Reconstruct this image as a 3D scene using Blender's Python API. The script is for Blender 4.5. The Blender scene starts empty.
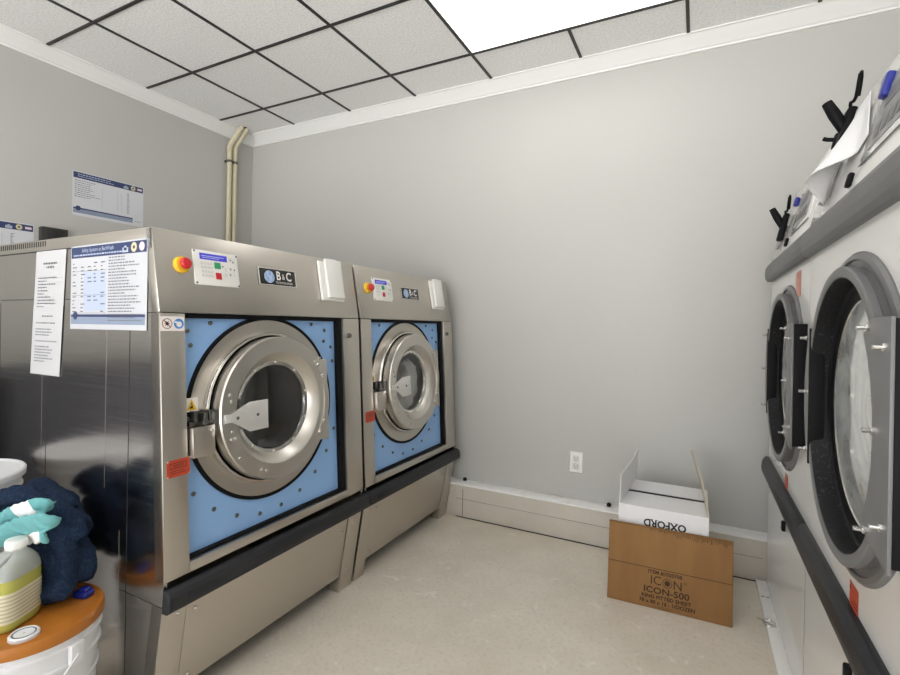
import bpy, bmesh, math, random
from mathutils import Vector, Matrix
random.seed(7)
C = bpy.context.scene.collection
PI = math.pi

# ------------------------------------------------------------------ materials
def mat(name, col, rough=.5, metal=0., spec=.5, bump=None, var=None, brushed=None, coat=0., emit=None, trans=0., ior=1.45, alpha=1.):
    m = bpy.data.materials.new(name); m.use_nodes = True
    nt = m.node_tree; N = nt.nodes; L = nt.links
    b = N['Principled BSDF']
    b.inputs['Base Color'].default_value = (*col, 1)
    b.inputs['Roughness'].default_value = rough
    b.inputs['Metallic'].default_value = metal
    b.inputs['Specular IOR Level'].default_value = spec
    b.inputs['IOR'].default_value = ior
    b.inputs['Coat Weight'].default_value = coat
    b.inputs['Transmission Weight'].default_value = trans
    b.inputs['Alpha'].default_value = alpha
    if emit:
        b.inputs['Emission Color'].default_value = (*emit[0], 1)
        b.inputs['Emission Strength'].default_value = emit[1]
    tc = N.new('ShaderNodeTexCoord')
    def noise(scale, detail=4, stretch=None, rough_=.55):
        n = N.new('ShaderNodeTexNoise'); n.inputs['Scale'].default_value = scale
        n.inputs['Detail'].default_value = detail; n.inputs['Roughness'].default_value = rough_
        if stretch:
            mp = N.new('ShaderNodeMapping'); mp.inputs['Scale'].default_value = stretch
            L.new(tc.outputs['Object'], mp.inputs[0]); L.new(mp.outputs[0], n.inputs['Vector'])
        else: L.new(tc.outputs['Object'], n.inputs['Vector'])
        return n
    def ramp(src, a, b_, p0=.3, p1=.7):
        r = N.new('ShaderNodeMapRange'); r.inputs['From Min'].default_value = p0; r.inputs['From Max'].default_value = p1
        r.inputs['To Min'].default_value = a; r.inputs['To Max'].default_value = b_
        L.new(src, r.inputs['Value']); return r.outputs[0]
    if var:      # (scale, colour2, lo, hi [, stretch])
        n = noise(var[0], 6, var[4] if len(var) > 4 else None)
        mx = N.new('ShaderNodeMix'); mx.data_type = 'RGBA'
        mx.inputs['A'].default_value = (*col, 1); mx.inputs['B'].default_value = (*var[1], 1)
        L.new(ramp(n.outputs['Fac'], 0, 1, var[2], var[3]), mx.inputs['Factor'])
        L.new(mx.outputs['Result'], b.inputs['Base Color'])
    if bump:     # (scale, strength, distance)
        n = noise(bump[0], 5)
        bp = N.new('ShaderNodeBump'); bp.inputs['Strength'].default_value = bump[1]; bp.inputs['Distance'].default_value = bump[2]
        L.new(n.outputs['Fac'], bp.inputs['Height']); L.new(bp.outputs[0], b.inputs['Normal'])
    if brushed:  # (stretch vector, roughness lo, hi, bump strength)
        n = noise(6, 6, brushed[0], .7)
        n2 = noise(2.2, 4)
        add = N.new('ShaderNodeMath'); add.operation = 'ADD'
        L.new(ramp(n.outputs['Fac'], brushed[1], brushed[2]), add.inputs[0])
        L.new(ramp(n2.outputs['Fac'], -.015, .03), add.inputs[1])
        L.new(add.outputs[0], b.inputs['Roughness'])
    m['nodes'] = 1
    return m

M = {}
M['wall'] = mat('wall paint', (.475, .473, .45), .62, bump=(170, .08, .002), var=(1.3, (.458, .455, .433), .3, .7))
M['crown'] = mat('white moulding paint', (.80, .80, .79), .4)
M['tbar'] = mat('black ceiling grid', (.018, .018, .018), .4)
M['tile'] = mat('ceiling tile', (.86, .86, .855), .9, var=(95, (.73, .73, .725), .42, .62), bump=(110, .5, .004))
M['light'] = mat('light diffuser', (.9, .9, .9), .5, emit=((1, .99, .97), 3.4))
M['steel'] = mat('brushed stainless', (.57, .535, .485), .3, 1, brushed=((3, .4, 24), .31, .325, 0))
M['steel_side'] = mat('stainless side sheet', (.50, .475, .45), .2, 1, brushed=((.3, 2, 20), .13, .24, 0))
M['chrome'] = mat('polished steel', (.72, .70, .66), .16, 1, brushed=((2, 2, 2), .15, .25, .004))
M['ringsteel'] = mat('cast door steel', (.62, .59, .545), .28, 1, brushed=((2, 2, 2), .26, .36, .004))
M['plate'] = mat('matte aluminium plate', (.72, .71, .69), .45, .6)
M['bolt'] = mat('bolt steel', (.75, .74, .72), .22, 1)
M['darkbolt'] = mat('dark steel', (.16, .16, .155), .35, 1)
M['blue'] = mat('light blue enamel', (.24, .42, .72), .35, var=(2, (.255, .44, .74), .3, .7))
M['rubber'] = mat('black rubber', (.007, .007, .008), .55, spec=.12)
M['bumper'] = mat('charcoal plastic bumper', (.022, .023, .026), .42, spec=.25, var=(40, (.032, .033, .037), .5, .7, (1, .06, 1)))
M['seam'] = mat('dark seam', (.02, .02, .02), .6)
M['seamlight'] = mat('light panel edge', (.72, .7, .68), .25, 1)
M['white'] = mat('white plastic', (.78, .77, .74), .4)
M['paper'] = mat('white paper', (.80, .80, .81), .55, bump=(9, .15, .01))
M['laminate_dimmed'] = mat('dimmed laminated sheet', (.49, .50, .53), .4)  # laminate in a darker tone to offset daylight on the washer side
M['listpaper_dimmed'] = mat('dimmed copy paper', (.49, .49, .505), .6, bump=(9, .1, .01))  # white paper darkened against the strong light on the washer side
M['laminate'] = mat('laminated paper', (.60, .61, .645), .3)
M['navyprint'] = mat('navy print', (.025, .04, .115), .35)
M['greyprint'] = mat('grey print', (.15, .155, .17), .5)
M['paleblue'] = mat('pale blue print', (.40, .46, .60), .4)
M['midblue'] = mat('mid blue print', (.22, .27, .37), .4)
M['black'] = mat('black ink', (.015, .015, .015), .5)
M['red'] = mat('red plastic', (.55, .02, .025), .3)
M['orange'] = mat('orange red plate', (.46, .06, .025), .4)
M['fadedorange'] = mat('faded orange sticker', (.50, .22, .16), .5)
M['yellow'] = mat('yellow plastic', (.80, .50, .03), .4)
M['green'] = mat('green key', (.03, .30, .12), .4)
M['lcd'] = mat('blue display', (.06, .06, .50), .2, emit=((.10, .10, .75), .25))
M['lcdtext'] = mat('pale display text', (.5, .55, .9), .4)
M['skyball'] = mat('blue globe emblem', (.25, .38, .65), .3, var=(60, (.5, .6, .8), .4, .6))
M['signblue'] = mat('sign blue', (.05, .24, .60), .4)
M['signwhite'] = mat('sign white', (.82, .76, .74), .45)
M['enamel'] = mat('white dryer enamel', (.74, .735, .715), .10, coat=.2)
M['charcoal'] = mat('lit bumper grey', (.125, .125, .125), .45)  # lighter grey for the upper dryer bar, its gloss put into the colour
M['dgrey'] = mat('grey door casting', (.14, .14, .14), .38)
M['tunnel'] = mat('black textured paint', (.008, .008, .009), .5, spec=.25, var=(120, (.04, .04, .045), .58, .7))
M['keygrey'] = mat('grey key panel', (.22, .22, .225), .4, var=(30, (.30, .30, .31), .4, .6))
M['drum'] = mat('drum steel', (.55, .55, .54), .3, 1)
M['dryerdrum'] = mat('galvanised drum', (.74, .75, .74), .45, .4)
M['bluecap'] = mat('blue plastic', (.012, .022, .22), .3)
M['socket'] = mat('outlet face', (.66, .65, .63), .4)
M['concrete'] = mat('curb concrete', (.58, .54, .47), .8, bump=(50, .15, .004), var=(5, (.52, .48, .415), .35, .7))
M['ledge'] = mat('white painted ledge', (.82, .815, .80), .45, bump=(30, .1, .003), var=(4, (.70, .68, .64), .62, .72))
M['pipe'] = mat('beige conduit', (.56, .51, .36), .4)
M['brown'] = mat('corrugated cardboard', (.275, .145, .050), .8, var=(14, (.245, .125, .042), .35, .65, (1, 1, .2)), bump=(90, .12, .002))
M['browndark'] = mat('dark cardboard ink', (.055, .028, .012), .8)
M['browntear'] = mat('torn cardboard edge', (.15, .075, .028), .9)
M['whitecard'] = mat('white cardboard', (.76, .76, .77), .6, bump=(60, .08, .002))
M['cardedge'] = mat('raw card edge', (.48, .42, .33), .8)
M['pail'] = mat('white pail plastic', (.74, .75, .77), .35)
M['lidorange'] = mat('orange brown lid', (.44, .16, .022), .38, var=(7, (.37, .125, .017), .4, .7))
M['navy'] = mat('navy terry', (.012, .022, .046), .95, spec=.1, bump=(260, .6, .004), var=(120, (.022, .036, .068), .45, .65))
M['teal'] = mat('teal cloth', (.15, .39, .40), .85, spec=.15, bump=(220, .4, .003))
M['whitecloth'] = mat('white cloth', (.90, .90, .89), .85, spec=.15, bump=(160, .4, .003))
M['jugclear'] = mat('milky plastic', (.60, .63, .62), .3, trans=.45)
M['jugliquid'] = mat('yellow green liquid', (.54, .53, .12), .22, trans=.2)
M['juglabel'] = mat('cream label', (.66, .61, .42), .5)
M['tan'] = mat('tan wood', (.52, .47, .39), .7)

def glass(name, tint, refl, rough=.02, haze=0.):
    m = bpy.data.materials.new(name); m.use_nodes = True; N = m.node_tree.nodes; L = m.node_tree.links
    N.remove(N['Principled BSDF']); out = N['Material Output']
    t = N.new('ShaderNodeBsdfTransparent'); t.inputs[0].default_value = (*tint, 1)
    g = N.new('ShaderNodeBsdfGlossy'); g.inputs['Roughness'].default_value = rough; g.inputs[0].default_value = (.9, .9, .9, 1)
    fr = N.new('ShaderNodeFresnel'); fr.inputs[0].default_value = 1.5
    mr = N.new('ShaderNodeMapRange'); mr.inputs['To Min'].default_value = refl; mr.inputs['To Max'].default_value = 1
    L.new(fr.outputs[0], mr.inputs['Value'])
    mx = N.new('ShaderNodeMixShader'); L.new(mr.outputs[0], mx.inputs[0]); L.new(t.outputs[0], mx.inputs[1]); L.new(g.outputs[0], mx.inputs[2])
    if haze:     # pale swirls painted in for the room's reflection on the pane
        df = N.new('ShaderNodeBsdfDiffuse'); df.inputs[0].default_value = (.62, .64, .63, 1); m2 = N.new('ShaderNodeMixShader')
        tc = N.new('ShaderNodeTexCoord'); n = N.new('ShaderNodeTexNoise'); n.inputs['Scale'].default_value = 5; n.inputs['Detail'].default_value = 3; n.inputs['Distortion'].default_value = 1.5
        r = N.new('ShaderNodeMapRange'); r.inputs['From Min'].default_value = .3; r.inputs['From Max'].default_value = .7; r.inputs['To Min'].default_value = haze*.6; r.inputs['To Max'].default_value = haze*1.5
        L.new(tc.outputs['Object'], n.inputs['Vector']); L.new(n.outputs['Fac'], r.inputs['Value']); L.new(r.outputs[0], m2.inputs[0])
        L.new(mx.outputs[0], m2.inputs[1]); L.new(df.outputs[0], m2.inputs[2]); L.new(m2.outputs[0], out.inputs[0])
    else: L.new(mx.outputs[0], out.inputs[0])
    return m
M['glass_dark'] = glass('washer glass', (.92, .93, .92), .04)
M['glass_dryer'] = glass('dryer glass', (.85, .87, .86), .22, .06, .38)
M['clearplastic'] = glass('clear plastic', (.85, .86, .86), .12, .15)

def floor_material():
    m = mat('sealed concrete floor', (.46, .425, .365), .5, bump=(35, .06, .003))
    N = m.node_tree.nodes; L = m.node_tree.links; b = N['Principled BSDF']
    tc = N.new('ShaderNodeTexCoord')
    def noise(s, d, r=.6, dist=0.):
        n = N.new('ShaderNodeTexNoise'); n.inputs['Scale'].default_value = s; n.inputs['Detail'].default_value = d
        n.inputs['Roughness'].default_value = r; n.inputs['Distortion'].default_value = dist
        L.new(tc.outputs['Object'], n.inputs['Vector']); return n.outputs['Fac']
    def mr(v, a, b_):
        r = N.new('ShaderNodeMapRange'); r.inputs['From Min'].default_value = a; r.inputs['From Max'].default_value = b_
        L.new(v, r.inputs['Value']); return r.outputs[0]
    def mix(f, A, B):
        x = N.new('ShaderNodeMix'); x.data_type = 'RGBA'; L.new(f, x.inputs['Factor'])
        if isinstance(A, tuple): x.inputs['A'].default_value = (*A, 1)
        else: L.new(A, x.inputs['A'])
        x.inputs['B'].default_value = (*B, 1); return x.outputs['Result']
    c = mix(mr(noise(2.2, 8), .38, .68), (.66, .605, .52), (.565, .51, .425))
    c = mix(mr(noise(55, 3), .52, .8), c, (.50, .45, .375))
    c = mix(mr(noise(7, 10, .75, 1.8), .57, .76), c, (.80, .765, .70))
    L.new(c, b.inputs['Base Color'])
    rg = N.new('ShaderNodeMapRange'); rg.inputs['To Min'].default_value = .38; rg.inputs['To Max'].default_value = .6
    L.new(noise(5, 5), rg.inputs['Value']); L.new(rg.outputs[0], b.inputs['Roughness'])
    return m
M['floor'] = floor_material()

# ------------------------------------------------------------------ mesh helpers
class Fr:
    def __init__(s, o, U, V):
        s.o = Vector(o); s.U = Vector(U).normalized(); s.V = Vector(V).normalized(); s.W = s.U.cross(s.V)
    def __call__(s, u, v, w=0.): return s.o + s.U*u + s.V*v + s.W*w
WORLD = Fr((0, 0, 0), (1, 0, 0), (0, 1, 0))

class MB:
    def __init__(s): s.bm = bmesh.new(); s.mi = 0
    def faces(s, vs, fs):
        V = [s.bm.verts.new(v) for v in vs]; out = []
        for f in fs:
            try:
                F = s.bm.faces.new([V[i] for i in f]); F.material_index = s.mi; out.append(F)
            except ValueError: pass
        return V, out
    def box(s, a, b, bev=0., seg=2, fr=WORLD):
        (x0, y0, z0), (x1, y1, z1) = a, b
        vs = [fr(x, y, z) for x in (x0, x1) for y in (y0, y1) for z in (z0, z1)]
        V, F = s.faces(vs, [(0, 1, 3, 2), (4, 6, 7, 5), (0, 4, 5, 1), (2, 3, 7, 6), (0, 2, 6, 4), (1, 5, 7, 3)])
        if bev:
            E = list({e for f in F for e in f.edges})
            r = bmesh.ops.bevel(s.bm, geom=E, offset=bev, segments=seg, affect='EDGES', profile=.5)
            for f in r['faces']: f.material_index = s.mi
        return s
    def prism(s, poly, a0, a1, axis='y', bev=0., fr=None):
        # poly in (x,z) extruded in y / or fr: poly in (u,v) extruded in w
        n = len(poly)
        if fr: vs = [fr(p[0], p[1], a0) for p in poly] + [fr(p[0], p[1], a1) for p in poly]
        elif axis == 'y': vs = [Vector((p[0], a0, p[1])) for p in poly] + [Vector((p[0], a1, p[1])) for p in poly]
        elif axis == 'x': vs = [Vector((a0, p[0], p[1])) for p in poly] + [Vector((a1, p[0], p[1])) for p in poly]
        else: vs = [Vector((p[0], p[1], a0)) for p in poly] + [Vector((p[0], p[1], a1)) for p in poly]
        fs = [tuple(range(n)), tuple(range(2*n-1, n-1, -1))] + [(i, i+n, (i+1) % n + n, (i+1) % n) for i in range(n)]
        V, F = s.faces(vs, fs)
        if bev:
            E = list({e for f in F for e in f.edges})
            r = bmesh.ops.bevel(s.bm, geom=E, offset=bev, segments=2, affect='EDGES', profile=.5)
            for f in r['faces']: f.material_index = s.mi
        return s
    def lathe(s, fr, prof, n=64, cap0=False, cap1=False, a0=0., a1=2*PI):
        full = abs(a1-a0-2*PI) < 1e-6; m = n if full else n+1
        vs = []
        for r, w in prof:
            for k in range(m):
                a = a0+(a1-a0)*k/n; vs.append(fr(r*math.cos(a), r*math.sin(a), w))
        fs = []
        for i in range(len(prof)-1):
            for k in range(n):
                k2 = (k+1) % m; fs.append((i*m+k, i*m+k2, (i+1)*m+k2, (i+1)*m+k))
        if cap0: fs.append(tuple(range(m-1, -1, -1)))
        if cap1: fs.append(tuple((len(prof)-1)*m+k for k in range(m)))
        s.faces(vs, fs); return s
    def cyl(s, fr, r, w0, w1, n=24, bev=0.):
        p = [(r, w0), (r, w1)] if not bev else [(r, w0), (r, w1-bev), (r-bev*.3, w1-bev*.3), (r-bev, w1)]
        return s.lathe(fr, p, n, True, True)
    def dome(s, fr, r, h, w0=0., n=12):
        return s.lathe(fr, [(r, w0), (r*.95, w0+h*.5), (r*.6, w0+h*.9), (r*.15, w0+h)], n, True, True)
    def tube(s, pts, r, n=10, caps=True, radii=None, flat=1.):
        pts = [Vector(p) for p in pts]; vs = []; up = None
        for i, p in enumerate(pts):
            t = (pts[min(i+1, len(pts)-1)]-pts[max(i-1, 0)]).normalized()
            if up is None:
                up = Vector((0, 0, 1)) if abs(t.z) < .9 else Vector((1, 0, 0))
            a = t.cross(up).normalized(); b = a.cross(t).normalized(); up = b
            rr = radii[i] if radii else r
            for k in range(n):
                g = 2*PI*k/n; vs.append(p+a*rr*math.cos(g)+b*rr*flat*math.sin(g))
        fs = [(i*n+k, i*n+(k+1) % n, (i+1)*n+(k+1) % n, (i+1)*n+k) for i in range(len(pts)-1) for k in range(n)]
        if caps: fs += [tuple(range(n-1, -1, -1)), tuple((len(pts)-1)*n+k for k in range(n))]
        s.faces(vs, fs); return s
    def quad(s, fr, u0, u1, v0, v1, w=0.):
        s.faces([fr(u0, v0, w), fr(u1, v0, w), fr(u1, v1, w), fr(u0, v1, w)], [(0, 1, 2, 3)]); return s
    def holeplate(s, fr, u0, u1, v0, v1, R, w=0., n=72):
        # plate in the frame's plane with a round hole about the frame's origin
        ang = [2*PI*k/n for k in range(n)] + [math.atan2(v, u) % (2*PI) for u in (u0, u1) for v in (v0, v1)]
        ang = sorted(ang); a2 = [ang[0]]
        for a in ang[1:]:
            if a-a2[-1] > 1e-4: a2.append(a)
        vs = []
        for a in a2:
            c, q = math.cos(a), math.sin(a); t = 1e9
            if c > 1e-9: t = min(t, u1/c)
            if c < -1e-9: t = min(t, u0/c)
            if q > 1e-9: t = min(t, v1/q)
            if q < -1e-9: t = min(t, v0/q)
            t = max(t, R*1.0005)
            vs += [fr(R*c, R*q, w), fr(t*c, t*q, w)]
        k = len(a2); s.faces(vs, [(2*i, 2*i+1, 2*((i+1) % k)+1, 2*((i+1) % k)) for i in range(k)]); return s
    def text(s, fr, txt, size, u=0., v=0., w=.0006, align='CENTER', sx=1., bold=0.):
        cu = bpy.data.curves.new('t', 'FONT'); cu.body = txt; cu.size = size; cu.align_x = align; cu.align_y = 'CENTER'; cu.offset = bold
        cu.resolution_u = 3
        o = bpy.data.objects.new('t', cu); C.objects.link(o)
        dg = bpy.context.evaluated_depsgraph_get(); me = bpy.data.meshes.new_from_object(o.evaluated_get(dg))
        s.faces([fr(u+q.co.x*sx, v+q.co.y, w) for q in me.vertices], [tuple(p.vertices) for p in me.polygons])
        bpy.data.objects.remove(o); bpy.data.curves.remove(cu); bpy.data.meshes.remove(me); return s

def at(o): return tuple(o)
def base_of(parent):
    p = parent
    while p.parent: p = p.parent
    return p
SPLIT = {'bolt', 'screw', 'key', 'rivet', 'slot', 'vent_slot', 'panel_edge', 'seam', 'panel_screw', 'text_line', 'seal_shade_strip', 'border'}
def islands(mb):
    """one MB per loose piece of a mesh, so that every bolt, key and screw is a part of its own"""
    seen = set(); out = []
    for v in mb.bm.verts:
        if v in seen: continue
        st = [v]; seen.add(v); vs = []
        while st:
            a = st.pop(); vs.append(a)
            for e in a.link_edges:
                b = e.other_vert(a)
                if b not in seen: seen.add(b); st.append(b)
        ix = {a: i for i, a in enumerate(vs)}; n = MB()
        n.faces([a.co.copy() for a in vs], [tuple(ix[x] for x in f.verts) for f in {f for a in vs for f in a.link_faces}]); out.append(n)
    return out
def obj(name, mb, m, parent=None, ang=35, loc=None, whole=False):
    """link ONE mesh; a part's mesh is shifted into its thing's frame"""
    if name in SPLIT and parent and not whole:
        return [obj(name, i, m, parent, ang, loc, True) for i in islands(mb)][0]
    if parent: org = Vector(base_of(parent).location)
    else: org = Vector(loc) if loc else Vector((0, 0, 0))
    bmesh.ops.recalc_face_normals(mb.bm, faces=mb.bm.faces[:])
    for v in mb.bm.verts: v.co -= org
    me = bpy.data.meshes.new(name); mb.bm.to_mesh(me); mb.bm.free()
    for x in (m if isinstance(m, (list, tuple)) else [m]): me.materials.append(M[x] if isinstance(x, str) else x)
    for p in me.polygons: p.use_smooth = True
    me.set_sharp_from_angle(angle=math.radians(ang))
    o = bpy.data.objects.new(name, me); C.objects.link(o)
    if parent: o.parent = parent
    elif loc: o.location = loc
    return o
def tag(o, label, cat, group=None):
    o['label'] = label; o['category'] = cat
    if group: o['group'] = group
    return o
def thing(name, label, cat, loc, group=None):
    o = bpy.data.objects.new(name, None); o.empty_display_size = .1; C.objects.link(o); o.location = loc
    return tag(o, label, cat, group)
def struct(name, mb, m, ang=35):
    o = obj(name, mb, m, ang=ang); o['kind'] = 'structure'; return o
def dup(root, delta, label):
    r = root.copy(); C.objects.link(r); r.location = Vector(root.location)+Vector(delta); r['label'] = label
    for ch in list(root.children):
        c = ch.copy(); C.objects.link(c); c.parent = r
        for g in list(ch.children):
            d = g.copy(); C.objects.link(d); d.parent = c
    return r

# ------------------------------------------------------------------ room shell
XL, XR, YB, YF, ZC = -3.74, 1.62, 3.17, -2.2, 3.052
struct('floor', MB().box((XL-.1, YF-.1, -.08), (XR+.1, YB+.1, 0)), 'floor')
struct('wall_back', MB().box((XL-.1, YB, 0), (XR+.1, YB+.1, ZC+.1)), 'wall')
struct('wall_left', MB().box((XL-.1, YF-.1, 0), (XL, YB, ZC+.1)), 'wall')
struct('wall_right', MB().box((XR, YF-.1, 0), (XR+.1, YB, ZC+.1)), 'wall')
mb = MB()   # front wall behind the photographer: piers and lintel round a wide opening added for fill light
mb.box((XL, YF-.1, 0), (-3.3, YF, ZC+.1)); mb.box((1.3, YF-.1, 0), (XR, YF, ZC+.1)); mb.box((-3.3, YF-.1, 2.75), (1.3, YF, ZC+.1))
struct('wall_front', mb, 'wall')
mb = MB()
for x in (-3.3, -1.78, -.26, 1.26): mb.box((x, YF-.08, 0), (x+.04, YF-.02, 2.75), .004)
mb.box((-3.3, YF-.081, 2.71), (1.3, YF-.019, 2.75), .004)
struct('added_opening_frame', mb, 'crown')  # frame bars of the unseen, added opening
struct('ceiling', MB().box((XL, YF, ZC), (XR, YB, ZC+.08)), 'tile')
GX0, GY0, S = -3.125, 1.5255, .6096
LX0, LX1, LY0, LY1 = GX0+3*S, GX0+5*S, GY0+S, GY0+2*S
tw = .009
mb = MB()
for i in range(-1, 9):
    x = GX0+i*S
    if not XL+.05 < x < XR-.05: continue
    cut = {4: [(-3, -2), (1, 2)], 2: [(-6, -5), (-3, -2)], 6: [(-3, -2)]}.get(i, [])      # the light panels are two cells wide
    if i == 4: cut = [(-6, -5)]+cut
    a = YF
    for p, q in cut:
        mb.box((x-tw, a, ZC-.006), (x+tw, GY0+p*S, ZC+.002)); a = GY0+q*S
    mb.box((x-tw, a, ZC-.006), (x+tw, YB, ZC+.002))
for j in range(-7, 4):
    y = GY0+j*S
    if YF+.05 < y < YB-.05: mb.box((XL, y-tw, ZC-.0062), (XR, y+tw, ZC+.002))
struct('trim_1', mb, 'tbar')
mb = MB()    # crown moulding, mitred round the room
prof = [(0.0, 2.974), (.012, 2.974), (.014, 2.984), (.024, 2.988), (.03, 2.994), (.05, 3.008), (.074, 3.030), (.082, 3.036), (.088, 3.042), (.1, 3.043), (.1, ZC-.0005)]
vs = []
for d, z in prof: vs += [(XL+d, YF+d, z), (XR-d, YF+d, z), (XR-d, YB-d, z), (XL+d, YB-d, z)]
mb.faces([Vector(v) for v in vs], [(i*4+k, i*4+(k+1) % 4, (i+1)*4+(k+1) % 4, (i+1)*4+k) for i in range(len(prof)-1) for k in range(4)])
struct('trim_2', mb, 'crown', 20)
# low curb along the back wall and its white painted ledge
mb = MB(); mb.box((XL, 3.055, 0), (XR, YB, .222), .004)
struct('baseboard_back', mb, 'concrete')
mb = MB(); mb.box((XL, 3.05, .222), (XR, YB, .232), .003)
struct('trim_3', mb, 'ledge')
mb = MB(); mb.box((-1.50, 3.0505, .001), (XR, 3.0545, .006)); mb.box((-1.45, 3.0535, .006), (-1.447, 3.0555, .20))
mb.box((-1.5, 3.0538, .128), (.33, 3.0552, .1295))
struct('trim_4', mb, 'seam')
# dark gap at the hole in the tile beside the conduits
mb = MB(); mb.box((-3.605, 2.935, ZC-.0015), (-3.565, 2.955, ZC-.0005))
struct('trim_5', mb, 'seam')

def ceiling_light(x0, x1, y0, y1, label):
    t = thing('ceiling_light', label, 'ceiling light', ((x0+x1)/2, (y0+y1)/2, ZC), 'recessed ceiling light panels')
    mb = MB(); e = tw-.001
    x0 += e; x1 -= e; y0 += e; y1 -= e
    for a, b in (((x0, y0), (x1, y0+.006)), ((x0, y1-.006), (x1, y1)), ((x0, y0+.006), (x0+.006, y1-.006)), ((x1-.006, y0+.006), (x1, y1-.006))):
        mb.box((a[0], a[1], ZC-.003), (b[0], b[1], ZC))
    obj('frame', mb, 'white', t)
    obj('diffuser', MB().box((x0+.006, y0+.006, ZC-.002), (x1-.006, y1-.006, ZC)), 'light', t)
ceiling_light(LX0, LX1, LY0, LY1, 'bright white ceiling light panel in the black grid by the back wall')
rear = []  # unseen panels added to raise the overall brightness
for i, j, lab in ((2, -3, 'above the middle of the room'), (0, -3, 'over the left wall side of the room'), (4, -3, 'over the dryer side of the room'), (0, -6, 'near the opening on the left'), (2, -6, 'near the opening in the middle')):
    rear.append((i, j)); ceiling_light(GX0+(i+1)*S, GX0+(i+3)*S, GY0+j*S, GY0+(j+1)*S, 'added ceiling fill light panel %s, out of view' % lab)

# ------------------------------------------------------------------ washers (prototype in world coordinates, near machine)
Y0, WW = .965, 1.03
FXP = [(0, -1.578), (.42, -1.514), (.50, -1.508), (1.37, -1.557), (1.655, -1.610)]
def fx(z):
    for (a, xa), (b, xb) in zip(FXP, FXP[1:]):
        if z <= b: return xa+(xb-xa)*(z-a)/(b-a)
    return FXP[-1][1]
def upfr(z, y, dx=0., tilt=None):
    """frame on the washer front: U along +Y, V up the slope, W outward"""
    i = [k for k in range(4) if FXP[k][0] <= z <= FXP[k+1][0]][-1]
    (a, xa), (b, xb) = FXP[i], FXP[i+1]
    V = Vector((xb-xa, 0, b-a)).normalized(); U = Vector((0, 1, 0)); W = U.cross(V)
    return Fr(Vector((fx(z), y, z))+W*dx, U, V)

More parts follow.
